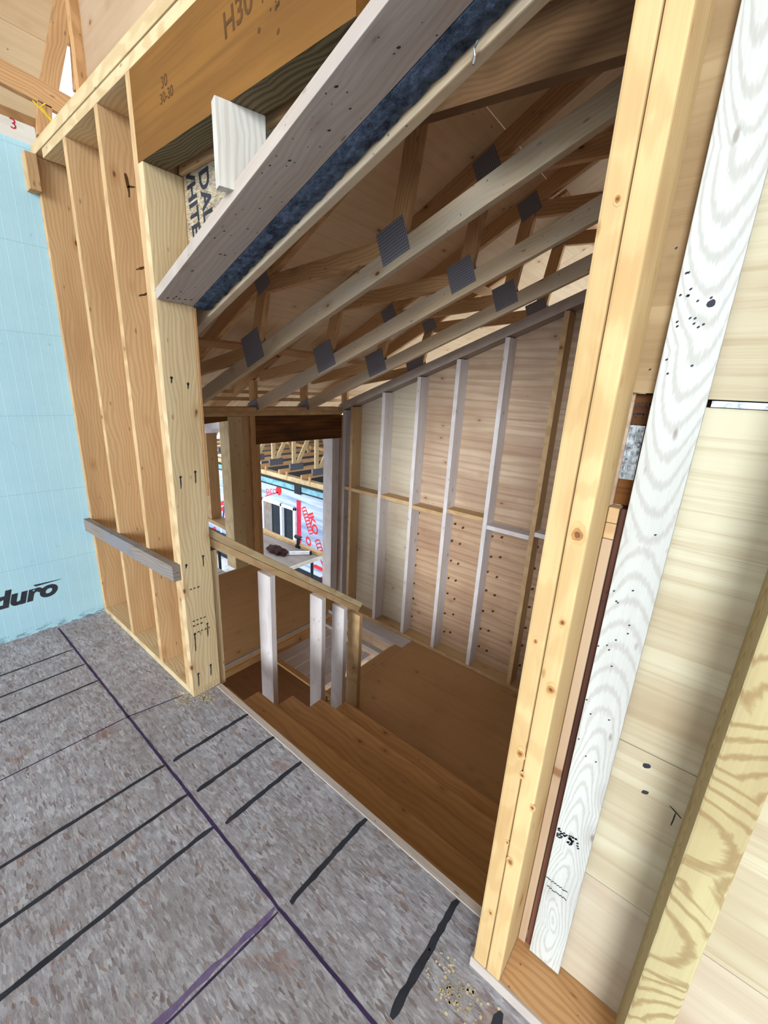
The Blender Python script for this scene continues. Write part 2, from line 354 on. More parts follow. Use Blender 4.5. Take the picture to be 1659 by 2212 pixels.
def rk(x): return 1.283 + .383*(x+2.984)        # sloped ceiling line over the stairs
def hd(x): return 1.772 + .392*(x+1.745)        # underside of the sloped opening header
# ================================================================== SETTING: floor of the upper room
bm = bmesh.new(); boxbm(bm, -2.93, 1.7, -3.2, .884, -.02, 0)
floor = tag(link('floor', finish(bm), 'osb_floor'), kind='structure')
UP = Vector((0, 0, 1)); P = []
for x, w in ((-2.597, .011), (-2.406, .012), (-2.212, .013)): P += stroke((x, -.9, 0), (x, .505, 0), w, UP, .2, 40)
for x, w in ((-1.468, .014), (-1.278, .015), (-1.094, .016)): P += stroke((x, -.7, 0), (x, .503, 0), w, UP, .25, 40)
for x, a, b in ((-1.461, .536, .884), (-1.263, .533, .884), (-1.073, .539, .88), (-.713, .539, .882), (-.333, .549, .88)): P += stroke((x, a, 0), (x, b, 0), .018 if x < -.5 else .020, UP, .25, 18)
P += stroke((-.127, .60, 0), (-.127, .74, 0), .02, UP, .3, 8)
add_polys(floor, P, 'ink')
P = stroke((-2.905, .511, 0), (-.728, .508, 0), .010, UP, .2, 60) + stroke((-1.86, -.7, 0), (-1.845, .50, 0), .006, UP, .2, 40)
P += stroke((-1.845, .50, 0), (-1.80, .74, 0), .006, UP, .2, 12) + stroke((-.72, .50, 0), (-.762, -.2, 0), .006, UP, .3, 20)
P += stroke((-.728, .508, 0), (-.2, .516, 0), .010, UP, .2, 20)
add_polys(floor, P, 'purple')
add_polys(floor, stroke((-.735, .50, 0), (-.78, -.2, 0), .015, UP, .5, 30), 'purple_l')
for cx, cy, rr in ((-1.77, .735, .045), (-1.70, .80, .03), (-.24, .70, .05), (-.15, .64, .04)):
    add_polys(floor, [blob((cx+random.gauss(0, rr*.7), cy+random.gauss(0, rr*.5), 0), random.uniform(.001, .0045), UP) for _ in range(110)], 'sawdust')
bb('trim_1', -1.74, -.22, .884, .912, -.03, .003, 'pinkish', 'x', kind='structure')
bb('floor_rim', -2.93, 1.7, .89, .925, -.26, -.03, 'ply_floor', 'x', kind='structure')
# ground outside
bm = bmesh.new(); boxbm(bm, -26, 14, -14, 22, -3.6, -3.5); tag(link('ground', finish(bm), 'gravel'), kind='structure')
# ---- left wall: insulated foam forms
bm = bmesh.new(); boxbm(bm, -3.13, -2.93, -3.2, .99, -.02, 2.555)
icfw = tag(link('wall_left', finish(bm, .002), 'icf'), kind='structure')
add_text(icfw, 'duro', (-2.93, .243, .215), (0, 1, .0), (0, 0, 1), .135, 'ink', ex=1.12, shear=.25, bold=.006)
add_polys(icfw, [[(-2.9292, .45, .292), (-2.9292, .575, .298), (-2.9292, .575, .30), (-2.9292, .44, .305)]], 'ink')
# ================================================================== wall with the stair opening, left part
G = 'studs in the stud bays left of the stair opening'
bb('bottom_plate', -2.929, -1.745, Y0, Y1, 0, T, 'fir_light', 'x', label='pale bottom plate lying on the grey subfloor under the studs left of the opening', cat='plate')
st = [(-2.929, 'wall stud standing against the blue foam wall', 'fir'), (-2.49, 'second wall stud from the blue foam wall, behind the grey brace', 'fir'), (-2.11, 'third wall stud from the blue foam wall, with a dark split near its top', 'fir')]
for x, lb, mt in st: bb('wall_stud', x, x+T, Y0, Y1, T, 2.463 if x > -2.9 else 2.501, mt, label=lb, cat='stud', group=G)
sp = bpy.data.objects['wall_stud.002']; X1 = (1, 0, 0)
add_polys(sp, stroke((-2.075, .845, 2.27), (-2.075, .85, 2.19), .010, X1, .5, 6)+stroke((-2.075, .845, 2.225), (-2.075, .875, 2.235), .006, X1, .4, 4)+stroke((-2.075, .845, 1.93), (-2.075, .895, 1.95), .008, X1, .5, 5)+stroke((-2.075, .845, 1.83), (-2.075, .90, 1.85), .008, X1, .5, 5), 'inkb')
bb('wall_stud', -1.815, -1.78, Y0, Y1, T, 2.463, 'fir', label='tall king stud running up past the end of the orange beam', cat='stud', group=G)
jack = bb('wall_stud', -1.78, -1.745, Y0, Y1, T, 2.205, 'fir_light', label='shorter jack stud at the left side of the stair opening, carrying the orange beam', cat='stud', group=G)
# nail streaks and grade stamps on the opening side of the jack stud
P = []
for y, z, h in ((.80, 1.50, .02), (.865, 1.48, .02), (.80, 1.10, .05), (.865, 1.115, .05), (.79, .70, .015), (.87, .72, .05), (.80, .34, .09), (.865, .37, .07), (.80, .12, .07), (.865, .135, .06)):
    P += stroke((-1.745, y, z), (-1.745, y-.002, z-h), .005, (1, 0, 0), .3, 5) + [blob((-1.745, y, z), .006, (1, 0, 0))]
for z, n in ((.575, 3), (.41, 4), (.385, 3), (.345, 5)):
    for i in range(n): P += stroke((-1.745, .795+i*.018, z), (-1.745, .805+i*.018, z+.002), .007, (1, 0, 0), .6, 3)
add_polys(jack, P, 'ink')
bb('top_plate', -2.78, 1.7, Y0, Y1, 2.463, 2.501, 'fir_light', 'x', label='lower of the two doubled top plates over the studs', cat='plate')
bb('top_plate', -2.965, 1.7, Y0-.004, Y1, 2.502, 2.55, 'fir_light', 'x', label='upper of the two doubled top plates, reaching the blue foam wall', cat='plate')
bb('wood_block', -2.935, -2.865, .722, Y0-.001, 2.345, 2.50, 'fir', label='short wood block nailed at the upper corner of the blue foam wall', cat='block')
board('brace_board', (-2.985, .7505, .607), (-1.757, .7505, .668), .074, .034, (0, 0, 1), 'grey', label='grey weathered two by four nailed level across the studs left of the opening', cat='brace')
bb('wall_front', -2.93, -1.845, Y1+.001, Y1+.013, 0, 2.55, 'ply_floor', 'x', kind='structure')
bb('wall_front', -1.844, -1.743, Y1+.001, Y1+.013, 1.0, 2.55, 'ply_floor', 'x', kind='structure')
# laminated header beam
bm = bmesh.new(); fs = boxbm(bm, 0, 1.03, -.043, .043, 0, .258)
for f in fs:
    if abs(f.normal.z) > .5 or all(abs(v.co.z) < 1e-6 for v in f.verts):
        if all(abs(v.co.z) < 1e-6 for v in f.verts): f.material_index = 1
me = finish(bm)
beam = link('header_beam', me, ['lsl', 'lslu'], Matrix.Translation((-1.779, Y0+.043, 2.205)))
tag(beam, 'orange brown laminated header beam with black stamps over the stair opening', 'beam')
F = (0, -1, 0)
add_text(beam, '30', (-1.57, Y0, 2.345), (1, 0, 0), (0, 0, 1), .042, 'inkb')
add_text(beam, '30-30', (-1.585, Y0, 2.31), (1, 0, 0), (0, 0, 1), .038, 'inkb')
add_text(beam, 'H30', (-1.215, Y0, 2.335), (1, 0, .1), (0, 0, 1), .075, 'inkb', bold=.001)
add_polys(beam, [blob((-1.0+random.gauss(0, .05), Y0, 2.37+random.gauss(0, .03)), random.uniform(.002, .006), F, 1.3) for _ in range(40)], 'inkb')
# cripple stud under the beam
board('cripple_stud', (-1.21, .800, hd(-1.25)+.04), (-1.21, .800, 2.205), .135, T, (.28, .96, 0), 'white', label='short pale cripple stud with pencil marks between the sloped header and the orange beam', cat='stud')
# sloped opening header
hb = board('sloped_header', (-1.744, (Y0+Y1)/2, hd(-1.744)+.019), (-.235, (Y0+Y1)/2, hd(-.235)+.019), Y1-Y0, T, (0, 1, 0), 'pinkish', label='pale sloped two by six header forming the raking top of the stair opening', cat='header')
hn = Vector((.392, 0, -1)).normalized(); P = []
for _ in range(46):
    x = random.uniform(-1.7, -.45); P.append(blob((x, random.uniform(Y0+.01, Y1-.01), hd(x)), random.choice((.0012, .0016, .0022, .003)), hn, random.choice((1, 1.8))))
for i in range(5): P.append(blob((-1.715+i*.004, .80+i*.02, hd(-1.715+i*.004)), .0035, hn, 1.4))
add_polys(hb, P, 'ink')
board('nailer_board', (-1.742, .90, 2.229), (-.78, .90, 2.229), .045, .016, (0, 0, 1), 'fir', label='thin pale nailer board tight under the back of the orange beam', cat='board')
dal = prism('sheathing_panel', [(-1.742, Y1+.001, hd(-1.742)+.03), (-.74, Y1+.001, hd(-.74)+.03), (-.74, Y1+.001, 2.30), (-1.742, Y1+.001, 2.30)], (0, .011, 0), 'osb_wall', label='strand board panel with black hand lettering above the sloped header', cat='panel')
dn = Vector((.10, 0, -1)); up = Vector((1, 0, .10))
add_text(dal, 'DAL', (-1.635, Y1+.001, 2.20), dn, up, .088, 'ink', bold=.0025)
add_text(dal, 'WHITE', (-1.730, Y1+.001, 2.262), dn, up, .082, 'ink', bold=.0025)
# dark blue fibre strip and its edge
bm = bmesh.new(); n = 90; rows = []
for i in range(n+1):
    x = -1.742 + i*(1.56/n); z = hd(x)-.003; w = .068 + random.uniform(-.005, .004)
    rows.append([bm.verts.new((x, Y1+.002, z+random.uniform(0, .002))), bm.verts.new((x, Y1+.002+w*.5, z-.004+random.uniform(-.002, .002))), bm.verts.new((x, Y1+.002+w, z+random.uniform(-.002, .003))), bm.verts.new((x, Y1+.002+w, z+.022)), bm.verts.new((x, Y1+.002, z+.022))])
for a, b in zip(rows, rows[1:]):
    for j in range(5): bm.faces.new((a[j], a[(j+1) % 5], b[(j+1) % 5], b[j]))
bm.faces.new(rows[0]); bm.faces.new(rows[-1][::-1])
tag(link('insulation_strip', finish(bm), 'felt'), 'dark blue fibrous insulation strip along the back of the sloped header', 'insulation')
# ---- gable boarding over the opening wall (closes the upper room from the stair roof)
u0, u1 = OY(192, 195, Y1+.001), OY(170, 0, Y1+.001); uk = (4.9-u1.z)/(u1.z-u0.z); ul = (2.552-u0.z)/(u1.z-u0.z)
prism('wall_front', [(u0.x+(u1.x-u0.x)*ul, Y1+.001, 2.552), (1.7, Y1+.001, 2.552), (1.7, Y1+.001, 4.9), (max(-2.9, u1.x+(u1.x-u0.x)*uk), Y1+.001, 4.9)], (0, .014, 0), 'plyup', (1, 0, 0), kind='structure')
board('edge_board', (u0.x+(u1.x-u0.x)*ul-.02, Y1-.02, 2.552), (u1.x+(u1.x-u0.x)*.5-.02, Y1-.02, u1.z+(u1.z-u0.z)*.5), .04, .035, (1, 0, 0), 'truss', label='reddish brown upright board at the left edge of the gable plywood above the top plates', cat='board')
# ================================================================== right side of the opening
JG = 'doubled studs at the right side of the stair opening'
j1 = bb('wall_stud', -.225, -.1885, Y0, Y1, T, 2.463, 'yellow', bev=.005, label='yellow jamb stud, the left one of the doubled pair beside the stairs', cat='stud', group=JG)
bb('wall_stud', -.187, -.1505, Y0, Y1, T, 2.463, 'yellow', bev=.005, label='yellow knotty jamb stud, the right one of the doubled pair beside the stairs', cat='stud', group=JG)
bb('bottom_plate', -.232, 1.7, Y0-.001, Y1, 0, T, 'pinkish', 'x', label='brown topped bottom plate on the subfloor at the right of the stair opening', cat='plate')
j2 = bpy.data.objects['wall_stud.006'] if 'wall_stud.006' in bpy.data.objects else j1
def knot(o, px, py, r, el=1.3):
    c = OY(px, py, Y0); u = (0, 0, 1)
    add_polys(o, [blob(c, r*1.7, F, el*1.3, u)], 'knot_halo'); add_polys(o, [blob(c + Vector((0, -.0002, 0)), r*1.15, F, el, u)], 'knot_mid'); c2 = c + Vector((0, -.0004, 0)); add_polys(o, [blob(c2, r*.6, F, 1.1, u)], 'knot_core')
for q in ((1247, 1155, .009), (1190, 1490, .007), (1150, 1745, .004), (1102, 1862, .006), (1335, 430, .004), (1215, 1345, .0045)): knot(j2, *q)
for q in ((1124, 1628, .007), (1157, 1385, .004), (1128, 1675, .004), (1060, 1972, .004), (1096, 1820, .003)): knot(j1, *q)
add_polys(bpy.data.objects['bottom_plate.001'], [[(-.149, Y0+.006, T+.0006), (1.69, Y0+.006, T+.0006), (1.69, Y1-.001, T+.0006), (-.149, Y1-.001, T+.0006)]], 'truss')
bb('wall_stud', .100, .168, Y0, Y1, T, 2.463, 'cath', bev=.004, label='cream stud with bold arched grain and a dark knot at the lower right', cat='stud')
wb = board('scab_board', (-.075, .893, .04), (-.078, .893, 2.463), .078, .018, (1, 0, 0), 'whiteb', bev=.002, label='white bare board with arched grain leaning upright beside the cream plywood', cat='board')
P = []
for k in range(46): P.append(blob((-.11+random.uniform(0, .05), .884, .50-.006*random.uniform(0, 5)), .0022, F, 1.6))
for zz, a, b in ((.325, -.112, -.062), (.30, -.105, -.06)):
    for i in range(16): P.append(blob((a+(b-a)*i/15, .884, zz+random.uniform(-.002, .002)), .0014, F, 1.6))
for _ in range(40): P.append(blob((random.uniform(-.13, -.06), .884, random.choice((1.6, 1.68, 1.05, 1.2, .8))+random.uniform(-.08, .08)), .0016, F, 1.5))
P.append(blob((-.065, .884, 1.655), .006, F)); add_polys(wb, P, 'ink')
bb('backing_plank', -.1490, -.130, .893, .907, T, 1.235, 'plyup', label='narrow lavender brown plank just right of the yellow jamb studs', cat='plank')
bb('backing_plank', -.1285, -.116, .897, .908, T, 1.30, 'ply_red', label='dark red weathered strip showing between two upright planks', cat='plank')
bb('wood_block', -.1490, -.130, .894, .93, 1.236, 1.268, 'fir', 'x', label='lower of two small stacked wood blocks beside the jamb studs', cat='block')
bb('wood_block', -.1490, -.130, .894, .93, 1.269, 1.30, 'fir', 'x', label='upper of two small stacked wood blocks beside the jamb studs', cat='block')
rb = bb('recessed_board', -.1490, -.116, .932, .95, 1.30, 1.515, 'lsld', 'x', label='dark recessed board with dotted ink marks behind the connector plate', cat='board')
add_polys(rb, [blob((random.uniform(-.148, -.12), .932, random.choice((1.495, 1.475, 1.455))+random.uniform(-.004, .004)), .0016, F) for _ in range(40)], 'ink')
# galvanised nail plate with prongs
bm = bmesh.new(); boxbm(bm, -.015, .015, -.052, .052, -.001, .001)
for i in range(4):
    for j in range(7):
        x = -.012+i*.008; y = -.045+j*.015; boxbm(bm, x-.0012, x+.0012, y-.004, y+.004, .001, .006)
pl_ = link('nail_plate', finish(bm), 'silver', Matrix.Translation((-.138, .930, 1.405)) @ Matrix.Rotation(math.radians(90), 4, 'X'))
tag(pl_, 'small galvanised nail plate with prongs on the recessed board', 'connector plate')
# sheathing of the right wall
def sheet(name, x0, x1, z0, z1, mat, y=Y1, t=.012): return bb(name, x0, x1, y, y+t, z0, z1, mat, 'x', bev=.0008, kind='structure')
sheet('wall_right', -.10, .135, .797, 1.497, 'ply_white'); sheet('wall_right', .1355, 1.7, .392, 1.497, 'ply_white')
ws = sheet('wall_right', -.10, .135, .392, .7955, 'ply_white'); sheet('wall_right', -.10, 1.7, 0, .3905, 'ply_pale')
add_polys(ws, stroke((.075, Y1, .70), (.098, Y1, .685), .0025, F, .2, 4)+stroke((.087, Y1, .69), (.086, Y1, .655), .0025, F, .2, 4)+[blob((.02, Y1, .765), .006, F, 1.5), blob((.03, Y1, .70), .005, F, 1.5)], 'ink')
sheet('wall_right', -.175, -.081, 1.516, 2.55, 'ply_tan'); sheet('wall_right', -.08, 1.7, 1.510, 2.55, 'ply_white')
bb('foil_strip', -.032, .8, .9035, .912, 1.498, 1.508, 'silver', 'x', bev=0, label='thin silver crinkled strip in the joint between two plywood sheets', cat='strip')
sheet('wall_right', -.137, 1.7, 0, 2.55, 'ply_red', .951)
# side wall of the stairwell (right)
prism('wall_side', [(-.1545, .922, -.9), (-.1545, 3.16, -.9), (-.1545, 3.16, 3.0), (-.1545, .922, 3.0)], (.006, 0, 0), 'ply_wall', (0, 1, 0), kind='structure')
# ================================================================== stairs
stair = empty('staircase', (-.97, .93, -.875), 'short open wooden staircase of four treads going down to the plywood landing', 'stairs')
ny = [1.126, 1.362, 1.602, 1.842]
for k, y in enumerate(ny):
    z = -.175*(k+1); yb = (.925 if k == 0 else ny[k-1]-.025)
    bb('tread', -1.735, -.16, yb, y, z-T, z, 'tread', 'x', stair, bev=.006)
    bb('riser', -1.73, -.16, y-.032, y-.02, z-.175, z-T, 'tread', 'x', stair)
bb('riser', -1.73, -.16, .926, .938, -.175, -.03, 'tread', 'x', stair)
def stringer(x0):
    pts = [(x0, .93, -.21)]
    for k, y in enumerate(ny): z = -.175*(k+1)-T; pts += [(x0, .93 if k == 0 else ny[k-1]-.033, z), (x0, y-.033, z)]
    pts += [(x0, ny[3]-.033, -.875), (x0, 1.6, -.875), (x0, .93, -.42)]
    return pts
for x in (-1.73, -1.0, -.2): prism('stringer', stringer(x)[1:], (T, 0, 0), 'tread', (0, .8, -.6), stair)
# landing
bb('floor_landing', -1.97, -.15, 1.60, 3.018, -.895, -.875, 'ply_floor', 'x', kind='structure').name = 'floor'
bb('floor_landing', -1.97, -.15, 1.60, 3.018, -1.1, -.896, 'tread', 'x', kind='structure').name = 'trim_2'
bb('edge_board', -2.062, -1.973, 1.95, 2.86, -.912, -.878, 'ply_floor', 'y', label='flat board along the open left edge of the plywood landing', cat='board')
bb('edge_board', -2.11, -2.064, 1.95, 2.86, -.955, -.92, 'tread', 'y', label='lower narrow board beside the left edge of the landing', cat='board')
bb('ledger_board', -2.995, -1.973, 2.863, 3.017, -.912, -.876, 'pale_daylit', 'x', label='pale wide ledger board lying at the foot of the raked wall over the opening', cat='board')
bb('ledger_board', -2.995, -2.10, 2.80, 2.86, -1.05, -1.015, 'white', 'x', label='narrow white board under the pale ledger over the dark floor hole', cat='board')
# floor beside the stairs, left
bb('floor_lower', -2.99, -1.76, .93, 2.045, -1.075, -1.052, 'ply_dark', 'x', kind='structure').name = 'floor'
bb('edge_strip', -2.99, -2.06, 2.048, 2.10, -1.075, -1.035, 'tread', 'x', label='narrow strip along the edge of the low plywood floor behind the stair guard', cat='strip')
for i, (x0, x1) in enumerate(((-2.97, -2.84), (-2.822, -2.695), (-2.677, -2.55), (-2.532, -2.405), (-2.387, -2.30))):
    bb('deck_plank', x0, x1, 2.104, 2.79, -1.10, -1.075, 'planks', 'y', label=['white deck plank nearest the plywood half wall', 'second white deck plank from the plywood half wall', 'middle white deck plank seen through the guard studs', 'fourth white deck plank, seen between guard studs', 'narrow white deck plank beside the dark floor hole'][i], cat='plank', group='white planks covering the lower stair opening')
bb('floor_base', -3.1, -.15, .93, 3.16, -2.32, -2.3, 'ply_floor', 'x', kind='structure').name = 'floor'
# ---- guard half wall beside the stairs
gx = -1.757; a = OX(449, 1140, gx); b = OX(784, 1302.5, gx); dr = (b-a).normalized(); nn = Vector((0, dr.z, -dr.y)).normalized()
if nn.z > 0: nn = -nn
guard = empty('stair_guard_frame', (gx-.04, 1.5, -.875), 'raked stud guard wall with doubled sloping rail down the left of the stairs', 'guard wall')
cx = Vector((-.058, 0, 0))
board('rail_plate', a+cx+nn*.0175, b+cx+nn*.0175, .116, T, (1, 0, 0), 'fir_light', guard, .003)
board('rail_plate', a+cx+nn*.0545, b+cx+nn*.0545-dr*.006, .114, T, (1, 0, 0), 'fir', guard, .003)
def railz(y): t = (y-a.y)/(b.y-a.y); return a.z+(b.z-a.z)*t - .071/abs(nn.z)
def gstud(y, z0, mat, dx=0):
    bb('stud', gx-.116, gx-.001, y-T, y, z0, railz(y)-.002, mat, 'z', guard)
gstud(Y1+.037, -.02, 'fir_light')
for px, py, mt in ((594.5, 1240, 'pale_daylit'), (704.5, 1290, 'pale_daylit'), (751, 1318, 'pale_daylit'), (784, 1335, 'fir')):
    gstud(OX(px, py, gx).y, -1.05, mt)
# ================================================================== far left wall of the stairwell (x = -3)
X3 = -3.0
prism('wall_far', [(X3, .925, -.915), (X3, 3.0, -.915), (X3, 3.0, -.73), (X3, 2.9, -.665), (X3, 2.59, -.44), (X3, 2.31, -.235), (X3, 2.02, -.045), (X3, .925, -.045)], (-.012, 0, 0), 'ply_floor', (0, 1, 0), kind='structure')
for z0, z1, dx, mt in ((-.948, -.916, .012, 'pinkish'), (-.985, -.95, .003, 'tread'), (-1.09, -.987, .008, 'tread')):
    bb('bottom_plate', X3-.1, X3+dx, .93, 3.015, z0, z1, mt, 'y', label={-.948: 'uppermost of the stacked plates under the plywood half wall', -.985: 'thin middle plate under the plywood half wall', -1.09: 'deep lowest plate under the plywood half wall'}[z0], cat='plate')
prism('wall_far', [(X3, .925, -2.3), (X3, 3.1, -2.3), (X3, 3.1, -1.10), (X3, .925, -1.10)], (-.012, 0, 0), 'ply_wall', (0, 1, 0), kind='structure')
bb('top_plate', X3-.13, X3+.004, .93, 3.03, 1.272, 1.305, 'fir', 'y', label='upper of the doubled plates carrying the roof trusses over the window beam', cat='plate')
bb('top_plate', X3-.13, X3, .93, 3.02, 1.236, 1.271, 'fir', 'y', label='lower of the doubled plates above the dark window beam', cat='plate')
prism('header_beam', [(X3-.002, .93, 1.12), (X3-.002, 1.795, 1.205), (X3-.002, 1.795, 1.235), (X3-.002, .93, 1.235)], (-.09, 0, 0), 'lsl', (0, 1, 0), label='orange brown header piece left of the corner posts under the plates', cat='beam')
bb('header_beam', X3-.1, X3-.002, 2.022, 3.018, 1.006, 1.234, 'lsld', 'y', label='dark stained laminated beam over the tall opening to outside', cat='beam')
for y0, y1, z1, mt, lb, dx in ((1.775, 1.893, 1.235, 'fir_light', 'pale knotty post at the wall corner, left of its cluster', .004), (1.895, 1.972, 1.235, 'fir', 'brown middle post of the wall corner cluster', -.02), (1.974, 2.02, 1.235, 'truss', 'reddish narrow post at the right of the corner cluster', 0), (2.022, 2.06, 1.004, 'truss', 'short stud under the left end of the dark beam', -.004)):
    bb('corner_post', X3-.13, X3+dx, y0, y1, -.045, z1, mt, label=lb, cat='post', group='posts clustered at the far wall corner')
bb('corner_post', X3-.13, X3, 2.892, 2.985, -.73, 1.004, 'pale_daylit', label='whitish post at the right of the tall opening, beside the raked wall', cat='post')
# small framed window wall running off to the left behind
yw = 1.88
WG = 'framing of the small window behind the jamb post'
bb('wall_stud', *sorted((OY(447, 1110, yw).x, OY(457, 1110, yw).x)), yw, yw+.1, .25, 1.20, 'fir', label='stud of the small far window, standing on its sill', cat='stud', group=WG)
bb('wall_stud', *sorted((OY(493, 1000, yw).x, OY(500, 1000, yw).x)), yw, yw+.1, .24, 1.16, 'fir', label='thin right jamb stud of the small far window', cat='stud', group=WG)
board('window_sill', (-4.2, yw+.05, .262), (-3.15, yw+.05, .222), .12, T, (0, 1, 0), 'fir', label='sill plate of the small far window left of the corner posts', cat='sill', group=WG)
board('blocking', (-4.3, yw+.05, .77), (-3.66, yw+.05, .77), .1, T, (0, 1, 0), 'truss', label='short blocking at the far left edge of the small window', cat='block', group=WG)
bm = bmesh.new(); rows = []
for i in range(13):
    x = -3.145 - i*.07; rows.append([bm.verts.new((x, 1.80+.01*math.sin(i*1.3), 1.215)), bm.verts.new((x, 1.79+.02*math.sin(i*1.7), 1.12+.01*math.sin(i*2.1)-i*.001)), bm.verts.new((x, 1.84+.02*math.sin(i), 1.075+.012*math.sin(i*1.1)))])
for p, q in zip(rows, rows[1:]):
    for j in range(2): bm.faces.new((p[j], p[j+1], q[j+1], q[j]))
me = finish(bm); fl = link('vapour_barrier', me, 'film'); md = fl.modifiers.new('s', 'SOLIDIFY'); md.thickness = .001
tag(fl, 'strip of clear plastic film hanging under the header at the small far window', 'plastic film')
# ================================================================== raked wall
YR = 3.02; RD = .129
xs = [-2.985, -2.885, -2.495, -2.12, -1.757, -1.378, -.992, -.61]
lab = ['corner stud of the raked wall, touching the whitish post', 'second stud of the raked wall, next to its left corner', 'third stud from the left corner of the raked wall', 'fourth stud from the left corner of the raked wall', 'fifth stud from the left corner of the raked wall, white edged', 'sixth stud from the left corner of the raked wall, white edged', 'seventh stud of the raked wall, yellowish, nearest the yellow jamb studs', 'last stud of the raked wall, tucked behind the yellow jamb studs']
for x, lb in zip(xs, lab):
    mt = 'fir' if x in (-2.885, -.992) else ('fir' if x == -.61 else 'pale_daylit')
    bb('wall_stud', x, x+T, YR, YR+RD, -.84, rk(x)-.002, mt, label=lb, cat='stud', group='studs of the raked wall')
bb('bottom_plate', -3.0, -.15, YR, YR+RD, -.875, -.84, 'fir', 'x', label='bottom plate of the raked wall at the far side of the landing', cat='plate')
for dz, lb in ((.0175, 'lower sloping top plate of the raked wall'), (.055, 'upper sloping top plate of the raked wall')):
    board('top_plate', (-3.0, YR+RD/2, rk(-3.0)+dz), (-.15, YR+RD/2, rk(-.15)+dz), RD+.002, .036, (0, 1, 0), 'pinkish', label=lb, cat='plate')
nog = [(0, 1, 745, 1050, 752, 1052), (1, 2, 760, 1054, 814, 1068), (2, 3, 823, 1070, 880, 1082), (3, 4, 888, 1091, 957, 1108), (4, 5, 967, 1101, 1043, 1117), (5, 6, 1053, 1134, 1138, 1157), (6, 7, 1150, 1148, 1184, 1158)]
nl = ['tiny blocking in the corner bay of the raked wall', 'blocking in the second bay of the raked wall', 'blocking in the third bay of the raked wall', 'blocking in the fourth bay, the lowest edge of the pale plywood', 'blocking in the fifth bay of the raked wall', 'white fronted blocking set lower, in the sixth bay of the raked wall', 'white fronted blocking in the last visible bay, beside the jamb studs']
for (i, j, ax, ay, bx, by), lb in zip(nog, nl):
    za = (OY(ax, ay, YR).z + OY(bx, by, YR).z)/2
    bb('blocking', xs[i]+T+.001, xs[j]-.001, YR, YR+RD-.002, za-T, za, 'pale_daylit' if i >= 5 else 'fir', 'x', label=lb, cat='block', group='blocking between the raked wall studs')
def rake(x0, x1, z0, z1, mat, nm='wall_back'):
    def top(x): return min(z1, rk(x)+.06)
    pts = [(x0, YR+RD+.001, z0), (x1, YR+RD+.001, z0)]
    pts += [(x1, YR+RD+.001, top(x1))]
    if z1 < rk(x1)+.06 and z1 > rk(x0)+.06: pts += [(-2.984+(z1-.06-1.283)/.383, YR+RD+.001, z1)]
    pts += [(x0, YR+RD+.001, top(x0))]
    return prism(nm, pts, (0, .012, 0), mat, (1, 0, 0), kind='structure')
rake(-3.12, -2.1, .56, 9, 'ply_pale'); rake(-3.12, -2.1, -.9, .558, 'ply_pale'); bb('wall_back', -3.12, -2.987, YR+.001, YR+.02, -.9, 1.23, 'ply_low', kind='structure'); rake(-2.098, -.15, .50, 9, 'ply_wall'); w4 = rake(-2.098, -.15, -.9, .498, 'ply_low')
P = []
for x in (-2.08, -1.70, -1.33, -.95, -.88, -1.62, -1.25): P += [blob((x+random.uniform(-.01, .01), YR+RD+.001, z+random.uniform(-.02, .02)), .011, F, 1.4) for z in (-.7, -.5, -.32, -.15, .02, .2, .38)]
add_polys(w4, P, 'inkb')
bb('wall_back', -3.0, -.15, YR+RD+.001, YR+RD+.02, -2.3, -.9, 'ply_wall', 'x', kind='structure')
# ================================================================== roof trusses over the stairs
def tc(x): return 2.54 + .505*(x+1.12)
BJ = [-2.19, -1.195, -.19, .82]; TJ = [-2.09, -1.12, -.12, .88]
def truss(y, lb, gable=False):
    t = empty('roof_truss', (-3.0, y, 1.305), lb, 'roof truss', 'roof trusses over the stairs')
    c = y+T/2; W = (0, 1, 0); up = (0, 0, 1)
    board('bottom_chord', (-3.13, c, rk(-3.13)+.047), (1.5, c, rk(1.5)+.047), .085, T, up, 'truss_grey', t, .004)
    board('top_chord', (-3.75, c, tc(-3.75)), (1.5, c, tc(1.5)), .085, T, up, 'truss', t, .003)
    yw_ = (c+.0)
    for i, (b_, t_) in enumerate(zip(BJ, TJ)):
        board('web', (b_, c, rk(b_)+.09), (t_, c, tc(t_)-.045), .075, T*.96, (1, 0, 0), 'truss', t)
        px_, pz = (TJ[i-1], tc(TJ[i-1])-.05) if i else (-2.99, tc(-2.99)-.05)
        board('web', (px_+.04, c, pz), (b_-.04, c, rk(b_-.04)+.095), .075, T*.96, up, 'truss', t)
        for jx, jz, sl, s in ((b_-.012, rk(b_)+.10, .38, .082 if i == 0 else .066), (t_-.005, tc(t_)-.03, .505, .052)):
            for side in (-1, 1):
                m, L = frame((jx-s, c+side*(T/2+.0011), jz-sl*s), (jx+s, c+side*(T/2+.0011), jz+sl*s), (-sl*.4, 0, 1))
                bm = bmesh.new(); boxbm(bm, 0, L, -s*1.0, s*1.0, -.001, .001); link('connector_plate', finish(bm), 'plate', m, t)
    board('heel_web', (-3.06, c, rk(-3.06)+.09), (-3.06, c, tc(-3.06)-.045), .075, T*.96, (1, 0, 0), 'truss', t)
    for side in (-1, 1):
        m, L = frame((-3.10, c+side*(T/2+.0011), rk(-3.1)+.05), (-2.98, c+side*(T/2+.0011), rk(-2.98)+.05), (0, 0, 1))
        bm = bmesh.new(); boxbm(bm, 0, L, -.045, .045, -.001, .001); link('connector_plate', finish(bm), 'plate', m, t)
    return t
for y, lb in ((.985, 'roof truss directly behind the blue insulation strip'), (1.482, 'nearest fully visible roof truss, with the large grey plate in mid air'), (2.035, 'second visible roof truss, in the middle of the row'), (2.565, 'third visible roof truss, beside the raked wall'), (3.10, 'last roof truss, resting above the raked wall plate')): truss(y, lb)
